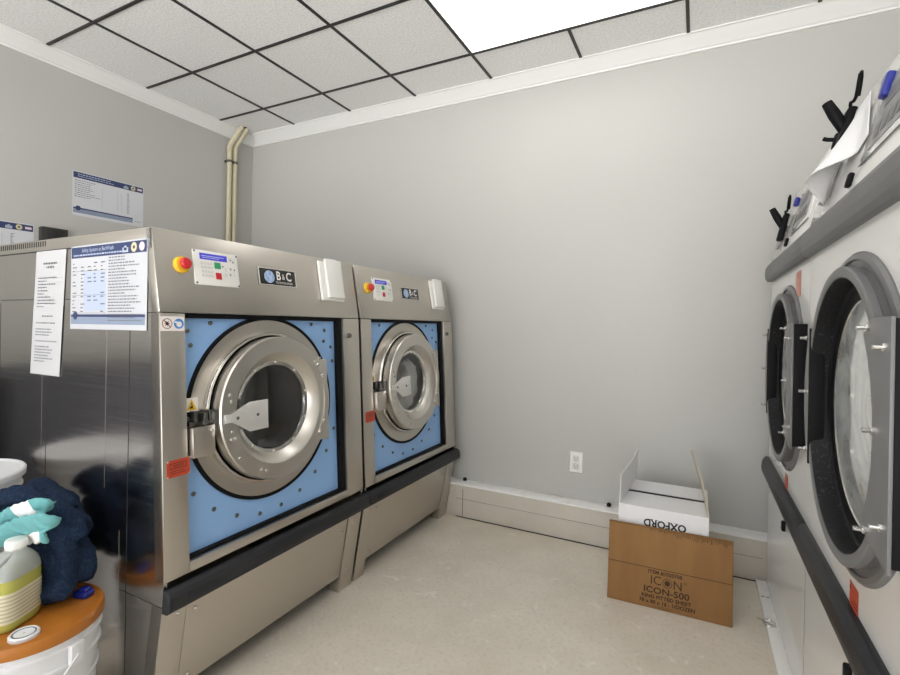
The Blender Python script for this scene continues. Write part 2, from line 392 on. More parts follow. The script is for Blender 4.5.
def make_washer():
    t = thing('washing_machine', '', 'washing machine', (-2.2, Y0+WW/2, 0), 'industrial washing machines along the left wall')
    y0, y1, XB = Y0, Y0+WW, -2.95
    side = [(XB, .03), (XB, 1.655), (-1.616, 1.655), (-1.562, 1.37), (-1.514, .5), (-1.519, .42), (-1.580, .03)]
    mb = MB(); mb.prism(side, y0, y0+.012); mb.prism(side, y1-.012, y1)
    mb.box((XB, y0+.012, .03), (XB+.012, y1-.012, 1.655)); mb.box((XB, y0+.012, 1.645), (-1.64, y1-.012, 1.6545))
    cab = obj('cabinet', mb, 'steel_side', t)
    # side details: top band lip, vents, groove of the access panel, seams
    mb = MB()
    mb.box((XB, y0-.002, 1.612), (-1.612, y0+.002, 1.653), .0008)
    obj('top_band', mb, 'steel', cab)
    mb = MB(); n = 0; x = -2.29
    while x > XB+.05: mb.box((x-.0035, y0-.0026, 1.628), (x+.0035, y0-.001, 1.649)); x -= .0175
    obj('vent_slot', mb, 'seam', cab)
    mb = MB(); e = y0-.0006
    def strip(x0_, z0_, x1_, z1_): mb.box((x0_, e, z0_), (x1_, y0+.001, z1_))
    strip(-1.72, .03, -1.717, 1.37); strip(-1.72, 1.369, -1.57, 1.372); strip(-1.76, .418, -1.522, .4205)
    strip(-2.66, 1.417, -2.01, 1.42); strip(-2.663, .40, -2.66, 1.405); strip(-2.27, .40, -2.267, 1.0)
    mb.box((XB, y0-.0008, 1.607), (-1.63, y0+.001, 1.6115))
    obj('seam', mb, 'seam', cab)
    mb = MB()
    for xx, za, zb in ((-1.86, .75, 1.31), (-2.305, .80, 1.13), (-1.765, .05, .62)): mb.box((xx, e, za), (xx+.002, y0+.001, zb))
    obj('panel_edge', mb, 'seamlight', cab)
    # sloping control fascia
    mb = MB(); mb.prism([(-1.557, 1.372), (-1.610, 1.655), (-1.665, 1.655), (-1.60, 1.372)], y0-.001, y1+.001, bev=.004)
    fas = obj('control_fascia', mb, 'steel', t)
    # posts and rails round the blue front
    O0, O1, ZB = y0+.087, y0+.91, .534
    def slab(z0, z1, ya, yb, th=.03, off=0., bev=.002):
        zs = [z0] + [z for z, _ in FXP if z0 < z < z1] + [z1]
        pts = [(fx(z)+off, z) for z in zs] + [(fx(z)+off-th, z) for z in reversed(zs)]
        return MB().prism(pts, ya, yb, bev=bev)
    obj('front_post', slab(.50, 1.3695, y0, O0, .05), 'steel', t)
    rp = obj('front_post', slab(.50, 1.3695, O1, y1, .05), 'steel', t)
    obj('front_rail', slab(.50, ZB, O0, O1, .05), 'steel', t)
    f = upfr(1.285, y0+.945); mb = MB(); mb.cyl(f, .012, 0, .014, 16, .003); obj('lock_knob', mb, 'darkbolt', rp)
    # kick panel, feet strips
    mb = slab(.085, .425, y0+.088, y0+.928, .02, -.0035); kp = obj('kick_panel', mb, 'steel', t)
    obj('foot_post', slab(0, .425, y0, y0+.0845, .06, 0.), 'steel', t)
    obj('foot_post', slab(0, .425, y0+.9315, y1, .06, 0.), 'steel', t)
    mb = MB()
    for z, y in ((.375, .055), (.36, .12), (.10, .895), (.33, .89), (.35, .975), (.11, .97), (.12, .12)):
        mb.dome(upfr(z, y0+y, -.001), .0065, .004)
    obj('screw', mb, 'bolt', kp)
    # bumper
    pr = [(fx(.41)-.004, .402), (-1.492, .404), (-1.480, .412), (-1.476, .427), (-1.478, .457), (-1.485, .472), (-1.498, .478), (fx(.487)-.004, .478)]
    mb = MB(); mb.prism(pr, y0-.002, y1+.012, bev=.0015); bu = obj('bumper', mb, 'bumper', t)
    mb = MB(); mb.box((-1.4775, y0+.012, .419), (-1.4755, y0+.058, .455)); obj('end_recess', mb, 'seam', bu)
    # blue panel on a recessed plane; door frame d(u,v,w): u along +Y
    zc, yc = 1.003, y0+.465
    d = upfr(zc, yc, -.035)
    vt = (1.372-zc)/d.V.z; vb = (ZB-.02-zc)/d.V.z
    mb = MB(); mb.holeplate(d, O0-.01-yc, O1+.01-yc, vb, vt, .285)
    bp_ = obj('front_panel', mb, 'blue', t); bp_['label'] = 'light blue enamel panel'
    mb = MB()
    mb.box((O1-.035-yc, vb, .0005), (O1+.005-yc, vt, .02), .003, fr=d); mb.box((O0-.005-yc, vb, .0005), (O1-.035-yc, vb+.034, .02), .003, fr=d)
    mb.box((O0-.005-yc, vt-.016, .0005), (O1-.035-yc, vt, .02), .003, fr=d)  # top strip paints the shade under the control fascia
    obj('seal_shade_strip', mb, 'rubber', bp_)
    mb = MB()
    for k in range(24):
        a = 2*PI*(k+.5)/24; u, v = .425*math.cos(a), .425*math.sin(a)
        if O0-yc+.02 < u < O1-yc-.045 and vb+.05 < v < vt-.03: mb.dome(Fr(d(u, v), d.U, d.V), .0085, .006)
    for u, v in ((O0-yc+.03, vt-.06), (O1-yc-.1, vt-.06), (O1-yc-.06, vt-.14)): mb.dome(Fr(d(u, v), d.U, d.V), .0085, .006)
    obj('bolt', mb, 'darkbolt', bp_)
    # tub behind the hole
    mb = MB(); mb.lathe(d, [(.285, 0), (.285, -.06), (.40, -.065), (.40, -.62), (.02, -.63)], 64); obj('drum', mb, 'drum', t)
    # gasket ring and steel surround
    mb = MB(); mb.lathe(d, [(.352, .0), (.352, .007), (.366, .007), (.366, .0)], 96); obj('gasket', mb, 'rubber', t)
    mb = MB(); mb.lathe(d, [(.284, .0), (.284, .004), (.293, .006), (.352, .006), (.353, .001)], 96); sur = obj('door_surround', mb, 'steel', t)
    mb = MB(); mb.lathe(d, [(.292, .005), (.300, .006), (.302, .010), (.302, .020), (.298, .026), (.290, .026), (.289, .010)], 96); obj('collar', mb, 'chrome', sur)
    mb = MB(); mb.lathe(d, [(.25, .012), (.2915, .012)], 96); obj('gap_shade_ring', mb, 'rubber', sur)  # black ring paints the shadowed gap between surround and door
    # door
    mb = MB(); mb.lathe(d, [(.250, .020), (.277, .020), (.281, .024), (.283, .030), (.283, .072), (.279, .0775), (.222, .0775), (.216, .0745), (.180, .034), (.178, .03)], 96)
    door = obj('door', mb, 'ringsteel', t, 22)
    mb = MB(); mb.lathe(d, [(.190, .036), (.186, .0385), (.170, .036), (.167, .022)], 80); obj('window_ring', mb, 'chrome', door)
    mb = MB(); mb.lathe(d, [(.169, .022), (.168, .027), (.120, .030), (.06, .0315), (.002, .032)], 64); obj('door_glass', mb, 'glass_dark', door)
    mb = MB()
    for k in range(10):
        a = 2*PI*(k+.4)/10; mb.dome(Fr(d(.180*math.cos(a), .180*math.sin(a), .0375), d.U, d.V), .006, .005)
    for u, v in ((-.243, .075), (-.237, .05), (-.236, -.06), (-.24, -.085), (-.225, -.085), (-.205, -.16), (-.11, -.225), (-.085, -.235)):
        mb.dome(Fr(d(u, v, .077), d.U, d.V), .0065, .004)
    obj('bolt', mb, 'bolt', door)
    mb = MB(); pl = [(-.268, .006), (-.236, .006), (-.164, .040), (-.075, .040), (-.075, -.07), (-.162, -.07), (-.236, -.024), (-.268, -.024)]
    mb.prism(pl, .0785, .0825, fr=d, bev=.001)
    lp = obj('latch_plate', mb, 'plate', door); lp['label'] = 'pale metal arrow shaped plate'
    mb = MB()
    for u in (-.215, -.125): mb.dome(Fr(d(u, -.012, .0825), d.U, d.V), .006, .005)
    obj('bolt', mb, 'darkbolt', door)
    # hinge on the right, lock on the left
    mb = MB(); hp = [(.185, .175), (.265, .178), (.270, -.185), (.190, -.150)]
    for k in range(9):
        a = -.62+1.26*k/8; hp.append((.248*math.cos(a)-.0, .248*math.sin(a)))
    mb.prism(hp, .070, .0815, fr=d, bev=.002); mb.box((.225, -.18, .006), (.266, .17, .071), .002, fr=d)
    mb.cyl(Fr(d(.245, .176, .05), d.U, -d.W), .012, 0, .012, 12)
    hi = obj('hinge', mb, 'steel', t)
    mb = MB()
    for u, v in ((.208, .155), (.235, .105), (.238, -.095), (.213, -.14)): mb.dome(Fr(d(u, v, .081), d.U, d.V), .009, .007)
    obj('bolt', mb, 'bolt', hi)
    mb = MB(); mb.box((-.372, -.125, .006), (-.288, -.022, .056), .003, fr=d); lk = obj('door_lock', mb, 'steel', t)
    mb = MB(); mb.dome(Fr(d(-.30, -.04, .056), d.U, d.V), .007, .005); obj('bolt', mb, 'bolt', lk)
    mb = MB()
    for u, v, hgt in ((-.345, .012, .03), (-.318, .004, .045), (-.300, .012, .05)): mb.box((u-.007, v-.02, .006), (u+.007, v+.018, .006+hgt), .002, fr=d)
    mb.box((-.33, -.018, .01), (-.272, -.004, .05), .002, fr=d); mb.box((-.293, -.06, .02), (-.275, .02, .05), .002, fr=d)
    mb.cyl(Fr(d(-.284, -.045, .03), d.U, d.V), .012, 0, .022, 12); mb.cyl(Fr(d(-.36, .005, .006), d.U, d.V), .008, 0, .01, 12)
    obj('latch', mb, 'darkbolt', lk)
    # emergency stop
    e = upfr(1.537, y0+.09); mb = MB(); mb.lathe(e, [(.029, 0), (.029, .008), (.026, .014), (.014, .016)], 32, True, True)
    es = obj('emergency_stop', mb, 'yellow', t); es['label'] = 'yellow collar with a red mushroom button'
    mb = MB(); mb.lathe(e, [(.012, .014), (.012, .020), (.019, .022), (.020, .030), (.016, .036), (.004, .038)], 32, False, True); obj('stop_button', mb, 'red', es)
    # keypad
    k = upfr(1.537, y0+.227); mb = MB(); mb.box((-.093, -.064, 0), (.093, .064, .006), .003, fr=k)
    kpd = obj('keypad', mb, 'white', t); kpd['label'] = 'white key panel with blue display'
    mb = MB(); mb.box((-.068, .030, .006), (.044, .053, .0068), fr=k); obj('display', mb, 'lcd', kpd)
    mb = MB(); q = Fr(k(0, 0, .0072), k.U, k.V); mb.quad(q, -.062, .03, .042, .0445); mb.quad(q, -.06, .01, .036, .038); obj('display_text', mb, 'lcdtext', kpd)
    mb = MB(); mb.box((-.012, .000, .006), (.014, .024, .008), .001, fr=k); obj('start_key', mb, 'green', kpd)
    mb = MB(); mb.box((-.010, -.040, .006), (.014, -.015, .008), .001, fr=k); obj('stop_key', mb, 'red', kpd)
    mb = MB(); q = Fr(k(0, 0, .0064), k.U, k.V)
    for r in range(4):
        for c in range(4): mb.box((-.066+c*.0125, .016-r*.0155-.005, .006), (-.066+c*.0125+.009, .016-r*.0155+.005, .0075), .0006, fr=k)
    for u, v in ((.052, .042), (.064, .034)): mb.box((u, v-.006, .006), (u+.014, v+.008, .0066), fr=k)
    for u, v in ((.03, -.006), (.052, -.004), (.068, -.008), (.03, -.026), (.05, -.026), (.066, -.024)): mb.box((u, v, .006), (u+.009, v+.012, .0066), fr=k)
    obj('key', mb, 'socket', kpd)
    mb = MB(); q = Fr(k(0, 0, .007), k.U, k.V)
    for u, v in ((.056, .036), (.066, .030), (.053, .002), (.07, .0), (.05, -.02), (.02, .008)): mb.quad(q, u, u+.006, v, v+.006)
    for u, v in ((-.087, .058), (.087, .058), (-.087, -.058), (.087, -.058)): mb.dome(Fr(k(u, v, .006), k.U, k.V), .004, .002)
    obj('symbol', mb, 'greyprint', kpd)
    # nameplate
    n_ = upfr(1.533, y0+.516); mb = MB(); mb.box((-.102, -.037, 0), (.102, .037, .003), .001, fr=n_); npl = obj('nameplate', mb, 'black', t)
    mb = MB()
    for a, b in (((-.102, .033), (.102, .037)), ((-.102, -.037), (.102, -.033)), ((-.102, -.033), (-.096, .033)), ((.096, -.033), (.102, .033))): mb.box((a[0], a[1], .003), (b[0], b[1], .005), fr=n_)
    obj('border', mb, 'bolt', npl)
    mb = MB(); mb.cyl(Fr(n_(-.045, .0), n_.U, n_.V), .026, .003, .0042, 32); obj('globe_emblem', mb, 'skyball', npl)
    mb = MB(); mb.text(n_, 'B', .052, .003, .006, .0045, sx=.85, bold=.0012); mb.text(n_, '&', .034, .030, .004, .0045, sx=.7); mb.text(n_, 'C', .052, .060, .006, .0045, sx=.85, bold=.0012)
    mb.text(n_, 'TECHNOLOGIES', .0125, .032, -.022, .0045); obj('lettering', mb, 'white', npl)
    # white folder holder hung on the fascia
    hlo = upfr(1.545, y0+.843); mb = MB()
    mb.box((-.078, -.097, 0), (.078, .094, .016), .006, 3, fr=hlo); mb.box((-.045, -.085, .014), (.07, .105, .028), .006, 3, fr=hlo); mb.box((-.03, .085, .004), (.04, .108, .026), .005, 3, fr=hlo)
    obj('filter_cover', mb, 'white', t)['label'] = 'white plastic cover'
    # stickers
    r_ = upfr(.858, y0+.053); mb = MB(); mb.box((-.040, -.028, 0), (.040, .028, .0015), fr=r_); rs = obj('warning_plate', mb, 'orange', t); rs['label'] = 'orange red warning plate'
    mb = MB(); q = Fr(r_(0, 0, .0018), r_.U, r_.V)
    for a, b, c_, e_ in ((-.030, .028, .016, .018), (-.030, .028, -.001, .001), (-.030, -.028, -.001, .018), (.026, .028, -.001, .018), (-.02, .018, .010, .012), (-.02, .018, .005, .007), (-.03, .02, -.010, -.008), (-.03, .025, -.017, -.015)): mb.quad(q, a, b, c_, e_)
    obj('print', mb, 'black', rs)
    mb = MB()
    for u in (-.037, .037):
        for v in (-.025, .025): mb.dome(Fr(r_(u, v, .0015), r_.U, r_.V), .003, .002)
    obj('rivet', mb, 'bolt', rs)
    ts = Fr(d(-.342, .052, .0075), d.U, d.V); mb = MB(); mb.quad(ts, -.024, .024, -.024, .024); st = obj('warning_sticker', mb, 'signwhite', t)
    mb = MB(); mb.faces([ts(-.020, -.019, .0005), ts(.020, -.019, .0005), ts(0, .019, .0005)], [(0, 1, 2)]); obj('triangle', mb, 'yellow', st)
    mb = MB()
    for tri in (((-.006, -.013), (.006, -.013), (.0, -.002)), ((-.009, -.012), (-.004, -.004), (-.002, -.012)), ((.002, .0), (.006, -.008), (.0, -.006)), ((-.003, .006), (.003, .006), (0, -.004))):
        mb.faces([ts(a, b, .001) for a, b in tri], [(0, 1, 2)])
    obj('symbol', mb, 'black', st)
    return t, d

w1, DF = make_washer()
w2 = dup(w1, (0, 1.05, 0), 'far stainless washer with blue front in the corner, white linen behind its glass')
w1['label'] = 'near stainless washer with blue front, dark door glass and notices taped to its side'
# sign pair only on the near machine
sg = upfr(1.335, Y0+.042); mb = MB(); mb.box((-.040, -.024, 0), (.040, .024, .0012), fr=sg); so = obj('safety_sign', mb, 'signwhite', w1)
mb = MB(); q = Fr(sg(-.019, 0, .0016), sg.U, sg.V); mb.lathe(q, [(.0150, 0), (.0172, 0)], 32)
mb.faces([q(-.012, .010, .0002), (q(-.010, .012, .0002)), q(.012, -.010, .0002), q(.010, -.012, .0002)], [(0, 1, 2, 3)])
obj('prohibition_ring', mb, mat('dark red print', (.16, .02, .02), .5), so)
mb = MB(); mb.lathe(q, [(.0001, 0.0001), (.0055, 0.0001)], 12)
for a in range(6): mb.quad(Fr(q(0, 0, .0001), (math.cos(a), math.sin(a), 0) if 0 else q.U*math.cos(a)+q.V*math.sin(a), q.V*math.cos(a)-q.U*math.sin(a)), 0, .009, -.001, .001)
obj('figure', mb, 'black', so)
mb = MB(); q2 = Fr(sg(.021, 0, .0016), sg.U, sg.V); mb.lathe(q2, [(.0001, 0), (.0172, 0)], 32); obj('mandatory_disc', mb, 'signblue', so)
mb = MB(); mb.lathe(Fr(q2(.001, -.002, .0003), q2.U, q2.V), [(.0001, 0), (.0095, 0)], 20); mb.quad(q2, -.014, -.006, .002, .008, .0003); obj('face_symbol', mb, 'signwhite', so)

# linen inside the far machine
def cloth(name, lumps, m, label, cat, voxel=.012, disp=.02, tex=.08, smooth=6, loc=(0, 0, 0), fine=0., finetex=.03):
    mb = MB()
    for p, r, rot in lumps:
        g = bmesh.ops.create_icosphere(mb.bm, subdivisions=3, radius=1)
        X = Matrix.Translation(Vector(p)) @ Matrix.Rotation(rot[2], 4, 'Z') @ Matrix.Rotation(rot[1], 4, 'Y') @ Matrix.Rotation(rot[0], 4, 'X') @ Matrix.Diagonal((*r, 1))
        bmesh.ops.transform(mb.bm, matrix=X, verts=g['verts'])
    o = obj(name, mb, m, loc=loc, ang=180)
    r = o.modifiers.new('r', 'REMESH'); r.mode = 'VOXEL'; r.voxel_size = voxel; r.use_smooth_shade = True
    s = o.modifiers.new('s', 'SMOOTH'); s.iterations = smooth; s.factor = .5
    if disp:
        tx = bpy.data.textures.new('folds', 'CLOUDS'); tx.noise_scale = tex; tx.noise_depth = 1
        dd = o.modifiers.new('d', 'DISPLACE'); dd.texture = tx; dd.strength = disp; dd.mid_level = .5; dd.texture_coords = 'LOCAL'
    if fine:
        tx = bpy.data.textures.new('creases', 'CLOUDS'); tx.noise_scale = finetex; tx.noise_type = 'HARD_NOISE'; tx.noise_depth = 1
        dd = o.modifiers.new('e', 'DISPLACE'); dd.texture = tx; dd.strength = fine; dd.mid_level = .5; dd.texture_coords = 'LOCAL'
    return tag(o, label, cat)
dl = DF(0, 0, 0)+Vector((0, 1.05, 0))
def dp(u, v, w): return DF(u, v, w)+Vector((0, 1.05, 0))
cloth('linen', [(dp(.075, -.01, -.040), (.058, .075, .15), (.15, 0, 0)), (dp(-.03, -.115, -.035), (.055, .12, .065), (0, 0, 0)), (dp(.05, -.05, -.14), (.12, .12, .15), (0, 0, 0)), (dp(.10, .06, -.13), (.13, .05, .08), (0, 0, 0)), (dp(0, -.20, -.22), (.18, .22, .15), (0, 0, 0))],
      'whitecloth', 'bundle of white linen pressed behind the door glass of the far washer', 'linen', .010, .03, .05, 3)

# ------------------------------------------------------------------ dryers (prototype: near machine)
D0, D1, XF = 1.06, 2.045, .345
YC, ZD = 1.499, 1.151
def dfr(x, y, z): return Fr((x, y, z), (0, -1, 0), (0, 0, 1))   # U = -Y, V = up, W = -X (outward)
PT = (.337, 1.70); PE = Vector((.07, 0, .30))
def pfr(y, t):
    e = PE.normalized(); o = Vector((PT[0], y, PT[1]))+e*t
    return Fr(o, (0, -1, 0), e)
def make_dryer():
    t = thing('tumble_dryer', '', 'tumble dryer', (.95, (D0+D1)/2, 0), 'white tumble dryers along the right side')
    mb = MB(); XBk = 1.5
    mb.prism([(XF+.003, .02), (XBk, .02), (XBk, 1.995), (.41, 1.995), (.345, 1.705)], D0, D0+.01)
    mb.prism([(XF+.003, .02), (XBk, .02), (XBk, 1.995), (.41, 1.995), (.345, 1.705)], D1-.01, D1)
    mb.box((.41, D0+.01, 1.985), (XBk, D1-.01, 1.995)); mb.box((XBk-.01, D0+.01, .02), (XBk, D1-.01, 1.985))
    mb.box((.42, D0+.02, 0), (XBk-.05, D1-.02, .02))
    obj('cabinet', mb, 'enamel', t)
    f = dfr(XF, YC, ZD)
    mb = MB(); mb.holeplate(f, YC-D1, YC-D0, .02-ZD, 1.70-ZD, .345)
    mb.box((XF, D0, .018), (XF+.02, D1, .022)); fp = obj('front_panel', mb, 'enamel', t)
    mb = MB(); mb.prism([(.337, 1.70), (.407, 2.0), (.425, 2.0), (.36, 1.70)], D0, D1, bev=.003); obj('control_fascia', mb, 'enamel', t)
    # bumpers
    def bar(z0, z1, name, ya, yb, m):
        h = z1-z0; pr = [(XF+.001, z0), (XF-.020, z0), (XF-.030, z0+h*.15), (XF-.033, z0+h*.4), (XF-.030, z0+h*.75), (XF-.016, z1), (XF+.001, z1)]
        mb = MB(); mb.prism(pr, ya, yb, bev=.0015); return obj(name, mb, m, t)
    bar(1.604, 1.697, 'bumper', D0-.001, D1+.002, 'charcoal')
    bar(.588, .682, 'bumper', D0-.001, D1+.002, 'bumper')
    # door rings
    mb = MB(); mb.lathe(f, [(.345, -.01), (.345, .006), (.370, .006), (.372, .012), (.384, .010), (.390, .004), (.390, -.001)], 96); obj('door_surround', mb, 'dgrey', t)
    mb = MB(); mb.lathe(f, [(.340, .0), (.352, .004), (.354, .020), (.356, .022), (.356, .036), (.352, .039), (.334, .039), (.329, .036)], 96); door = obj('door', mb, 'dgrey', t)
    mb = MB(); mb.lathe(f, [(.330, .037), (.327, .030), (.322, -.008), (.316, -.014), (.281, -.017), (.279, -.02)], 96); obj('door_tunnel', mb, 'tunnel', door)
    mb = MB(); mb.lathe(f, [(.282, -.018), (.279, -.0155), (.276, -.018), (.275, -.022)], 96); obj('glass_ring', mb, 'chrome', door)
    mb = MB(); mb.lathe(f, [(.276, -.018), (.22, -.010), (.12, -.003), (.002, 0)], 64); obj('door_glass', mb, 'glass_dryer', door)
    mb = MB(); mb.lathe(f, [(.345, -.002), (.345, -.08), (.42, -.085), (.42, -.9), (.002, -.91)], 64); obj('drum', mb, 'dryerdrum', t)
    # grip plate on the far chord
    mb = MB(); pl = [(-.300, -.205), (-.300, .205)]
    for k in range(9):
        a = PI-.54+1.08*k/8; pl.append((.366*math.cos(a), .366*math.sin(a)))
    mb.prism(pl, .034, .042, fr=f, bev=.001); gp = obj('door_grip', mb, 'dgrey', door)
    mb = MB(); mb.box((-.304, -.205, .004), (-.298, .205, .0425), .001, fr=f); obj('grip_edge', mb, 'rubber', door)
    # hinge on the near chord
    mb = MB(); pl = [(.410, .225), (.300, .225)]
    for k in range(9):
        a = .70-1.40*k/8; pl.append((.300*math.cos(a)+.02, .300*math.sin(a)))
    pl += [(.310, -.205), (.410, -.225)]
    mb.prism(pl, .0405, .047, fr=f, bev=.001); hg = obj('hinge_plate', mb, 'dgrey', door)
    mb = MB(); mb.box((.350, -.215, .0), (.408, .222, .040), .002, fr=f); obj('hinge_block', mb, 'rubber', door)
    mb = MB()
    for u, v, w in ((-.322, .175, .042), (-.332, .01, .042), (-.322, -.165, .042), (.29, .205, .047), (.335, .012, .047), (.295, -.188, .047), (.39, .17, .047), (.39, -.15, .047)):
        q = Fr(f(u, v, w), f.U, f.V); mb.cyl(q, .0045, 0, .020, 10); mb.cyl(q, .008, 0, .006, 6)
    obj('bolt', mb, 'bolt', door)
    # key panel on the fascia
    k = pfr(D0+.255, .14); mb = MB(); mb.box((-.19, -.085, 0), (.19, .10, .004), .001, fr=k); kb = obj('key_panel', mb, 'enamel', t)
    mb = MB(); mb.box((-.145, -.062, .004), (.125, .075, .0055), fr=k); obj('keypad', mb, 'keygrey', kb)
    mb = MB(); mb.box((-.10, .02, .0055), (.02, .055, .0065), fr=k)
    for i in range(4): mb.box((-.12+i*.05, -.045, .0055), (-.085+i*.05, -.01, .007), .001, fr=k)
    obj('key', mb, 'dgrey', kb)
    mb = MB(); mb.box((-.19, -.088, .004), (.19, -.085, .006), fr=k); mb.dome(Fr(k(-.17, -.075, .004), k.U, k.V), .006, .004); mb.dome(Fr(k(-.17, .085, .004), k.U, k.V), .006, .004); obj('panel_screw', mb, 'greyprint', kb)
    q = pfr(D0+.84, .115); mb = MB(); mb.box((-.075, -.05, 0), (.075, .05, .003), .001, fr=q); obj('nameplate', mb, 'keygrey', t)
    q = pfr(D0+.50, .035); mb = MB(); mb.box((-.012, -.018, 0), (.012, .018, .012), .004, 3, fr=q); obj('door_button', mb, 'rubber', t)
    mb = MB(); mb.box((XF-.014, D0+.415, .495), (XF+.002, D0+.445, .535), .005); obj('cable_clip', mb, 'rubber', fp)
    # stickers
    mb = MB(); q = dfr(XF-.0008, D0+.412, .705); mb.prism([(-.034, -.032), (.034, -.032), (.034, .034), (-.034, .034)], 0, .001, fr=q); sk = obj('warning_sticker', mb, 'orange', t)
    mb = MB(); q = dfr(XF-.002, D0+.412, .705); mb.quad(q, -.03, -.022, .016, .026); mb.quad(q, .0, .028, -.004, -.001); mb.quad(q, -.02, .028, -.014, -.011); obj('text_line', mb, 'browndark', sk)
    return t
d1 = make_dryer()
for c in [x for x in d1.children if x.name.startswith('warning_sticker')]: pass
d2 = dup(d1, (0, .99, 0), 'white tumble dryer at the far end of the row, next to the back wall')
d1['label'] = 'nearest white tumble dryer, cut by the right edge, with white paper clipped to its top'
mb = MB(); q = dfr(XF-.0008, D0+1.21, 1.53); mb.prism([(-.045, -.048), (.045, -.048), (.045, .048), (-.045, .048)], 0, .001, fr=q)
obj('faded_sticker', mb, 'fadedorange', d2)

# clips, blue tabs and paper on the dryers
def lever_clip(y, label, t0=.265):
    q = pfr(y, t0)
    t = thing('lever_clip', label, 'clip', tuple(q(0, 0, 0)), 'black clips on the dryer tops')
    mb = MB(); mb.box((-.030, -.085, .002), (.030, .045, .026), .008, 3, fr=q); obj('jaw', mb, 'rubber', t)
    o = q(0, 0, 0); mb = MB(); mb.tube([o+Vector((-.006, 0, -.035)), o+Vector((-.02, .0, -.01)), o+Vector((-.043, .004, .038)), o+Vector((-.062, .006, .078))], .016, 12, radii=[.014, .016, .017, .014]); obj('lever', mb, 'rubber', t)
    mb = MB(); mb.tube([q(.005, .03, .012), q(.02, .045, .022), q(.038, .048, .026), q(.055, .045, .022), q(.072, .05, .022), q(.088, .064, .026), q(.098, .084, .03), q(.102, .10, .032), q(.097, .108, .03), q(.088, .098, .025), q(.078, .075, .02), q(.066, .055, .016)], .0045, 8); obj('cord', mb, 'rubber', t)
    return t
lever_clip(1.80, 'black lever clip with raised handle holding white paper on the nearest dryer')
lever_clip(2.79, 'black lever clip with raised handle on the far dryer beside the wall', .165)
q = pfr(2.0, .29); t = thing('spring_clip', 'small black spring clip on top edge between the two dryers', 'clip', tuple(q(0, 0, 0)))
mb = MB(); mb.box((-.012, -.03, -.02), (.012, .02, .012), .004, fr=q); obj('jaw', mb, 'rubber', t)
mb = MB(); mb.tube([q(0, 0, .008), q(-.004, .0, .03), q(-.006, .003, .040)], .007, 8); obj('handle', mb, 'rubber', t)
def tab(y, label, s=1.):
    q = pfr(y, .215); mb = MB(); mb.box((-.022*s, -.040*s, 0), (.022*s, .040*s, .020), .007, 3, fr=q)
    tag(obj('blue_clip', mb, 'bluecap', loc=tuple(q(0, 0, 0))), label, 'clip', 'blue clips on the dryer tops')
tab(1.428, 'large blue plastic clip on the sloping top of the nearest dryer', .72)
tab(2.56, 'small blue plastic clip on the far dryer above its grey keypad', .5)
# curled paper under the near clip
q = pfr(1.74, .17); mb = MB(); vs = []; nu, nv = 20, 20
for i in range(nu+1):
    for j in range(nv+1):
        a, s_ = i/nu, j/nv
        uL, uR = -.03-.075*s_, .10+.14*s_           # fans out from the jaw
        u = uL+(uR-uL)*a; v = .125-.215*s_+.05*s_*a-.05*s_*(1-a)
        w = .006+.075*s_**1.4*math.sin(PI*min(1, max(0, a*1.25)))**1.5
        vs.append(q(u, v, w))
mb.faces(vs, [(i*(nv+1)+j, (i+1)*(nv+1)+j, (i+1)*(nv+1)+j+1, i*(nv+1)+j+1) for i in range(nu) for j in range(nv)])
pa = obj('paper_sheet', mb, 'paper', loc=tuple(q(0, 0, 0)), ang=180); md = pa.modifiers.new('s', 'SOLIDIFY'); md.thickness = .0008
tag(pa, 'folded white paper hanging from the black clip on the nearest dryer', 'paper')
q = pfr(1.16, .30); mb = MB(); mb.box((-.05, -.01, -.06), (.05, .012, -.02), .004, fr=q)
tag(obj('white_box', mb, 'white', loc=tuple(q(0, 0, 0))), 'small white object on top of the nearest dryer at the right edge', 'box')

# white board with a wire latch along the floor in front of the dryers
mb = MB(); mb.prism([(.298, 1.2), (.352, 1.2), (.346, 3.045), (.298, 3.045)], 0.0, .018, axis='z', bev=.002)
bo = thing('floor_board', 'white painted board lying on the floor along the dryers', 'board', (.32, 2.1, 0))
obj('plank', mb, 'ledge', bo)
mb = MB()
for x in (.311, .333): mb.box((x-.007, 2.86, .018), (x+.007, 2.866, .0195))
obj('slot', mb, 'greyprint', bo)
ri = thing('wire_latch', 'small loop of bare wire lying across the white floor board', 'latch', (.31, 2.60, .018))
mb = MB(); pts = [(.31+.024*math.cos(a), 2.61+.03*math.sin(a), .0215) for a in [2*PI*k/20 for k in range(20)]]
mb.tube(pts+[pts[0]], .0032, 8); obj('ring', mb, 'bolt', ri)
mb = MB(); mb.tube([(.268, 2.66, .006), (.28, 2.63, .020), (.30, 2.61, .0225), (.335, 2.585, .0225)], .0034, 8); obj('hook', mb, 'bolt', ri)

# ------------------------------------------------------------------ back wall: outlet, plugs on the ledge
q = Fr((-.691, YB, .470), (1, 0, 0), (0, 0, 1))
t = thing('wall_outlet', 'white double wall outlet low on the back wall', 'outlet', (-.691, YB, .470))
mb = MB(); mb.box((-.042, -.067, 0), (.042, .067, .007), .003, fr=q); pl = obj('cover_plate', mb, 'white', t)
for v in (.026, -.026):
    mb = MB(); mb.box((-.020, v-.019, .007), (.020, v+.019, .0095), .004, 3, fr=q); sk = obj('socket', mb, 'socket', pl)
mb = MB()
for v in (.026, -.026):
    mb.box((-.010, v-.003, .0095), (-.007, v+.009, .010), fr=q); mb.box((.007, v-.003, .0095), (.010, v+.009, .010), fr=q); mb.box((-.003, v-.013, .0095), (.003, v-.007, .010), fr=q)
obj('slot', mb, 'greyprint', pl)
mb = MB(); mb.dome(Fr(q(0, 0, .007), q.U, q.V), .003, .0015); obj('screw', mb, 'bolt', pl)
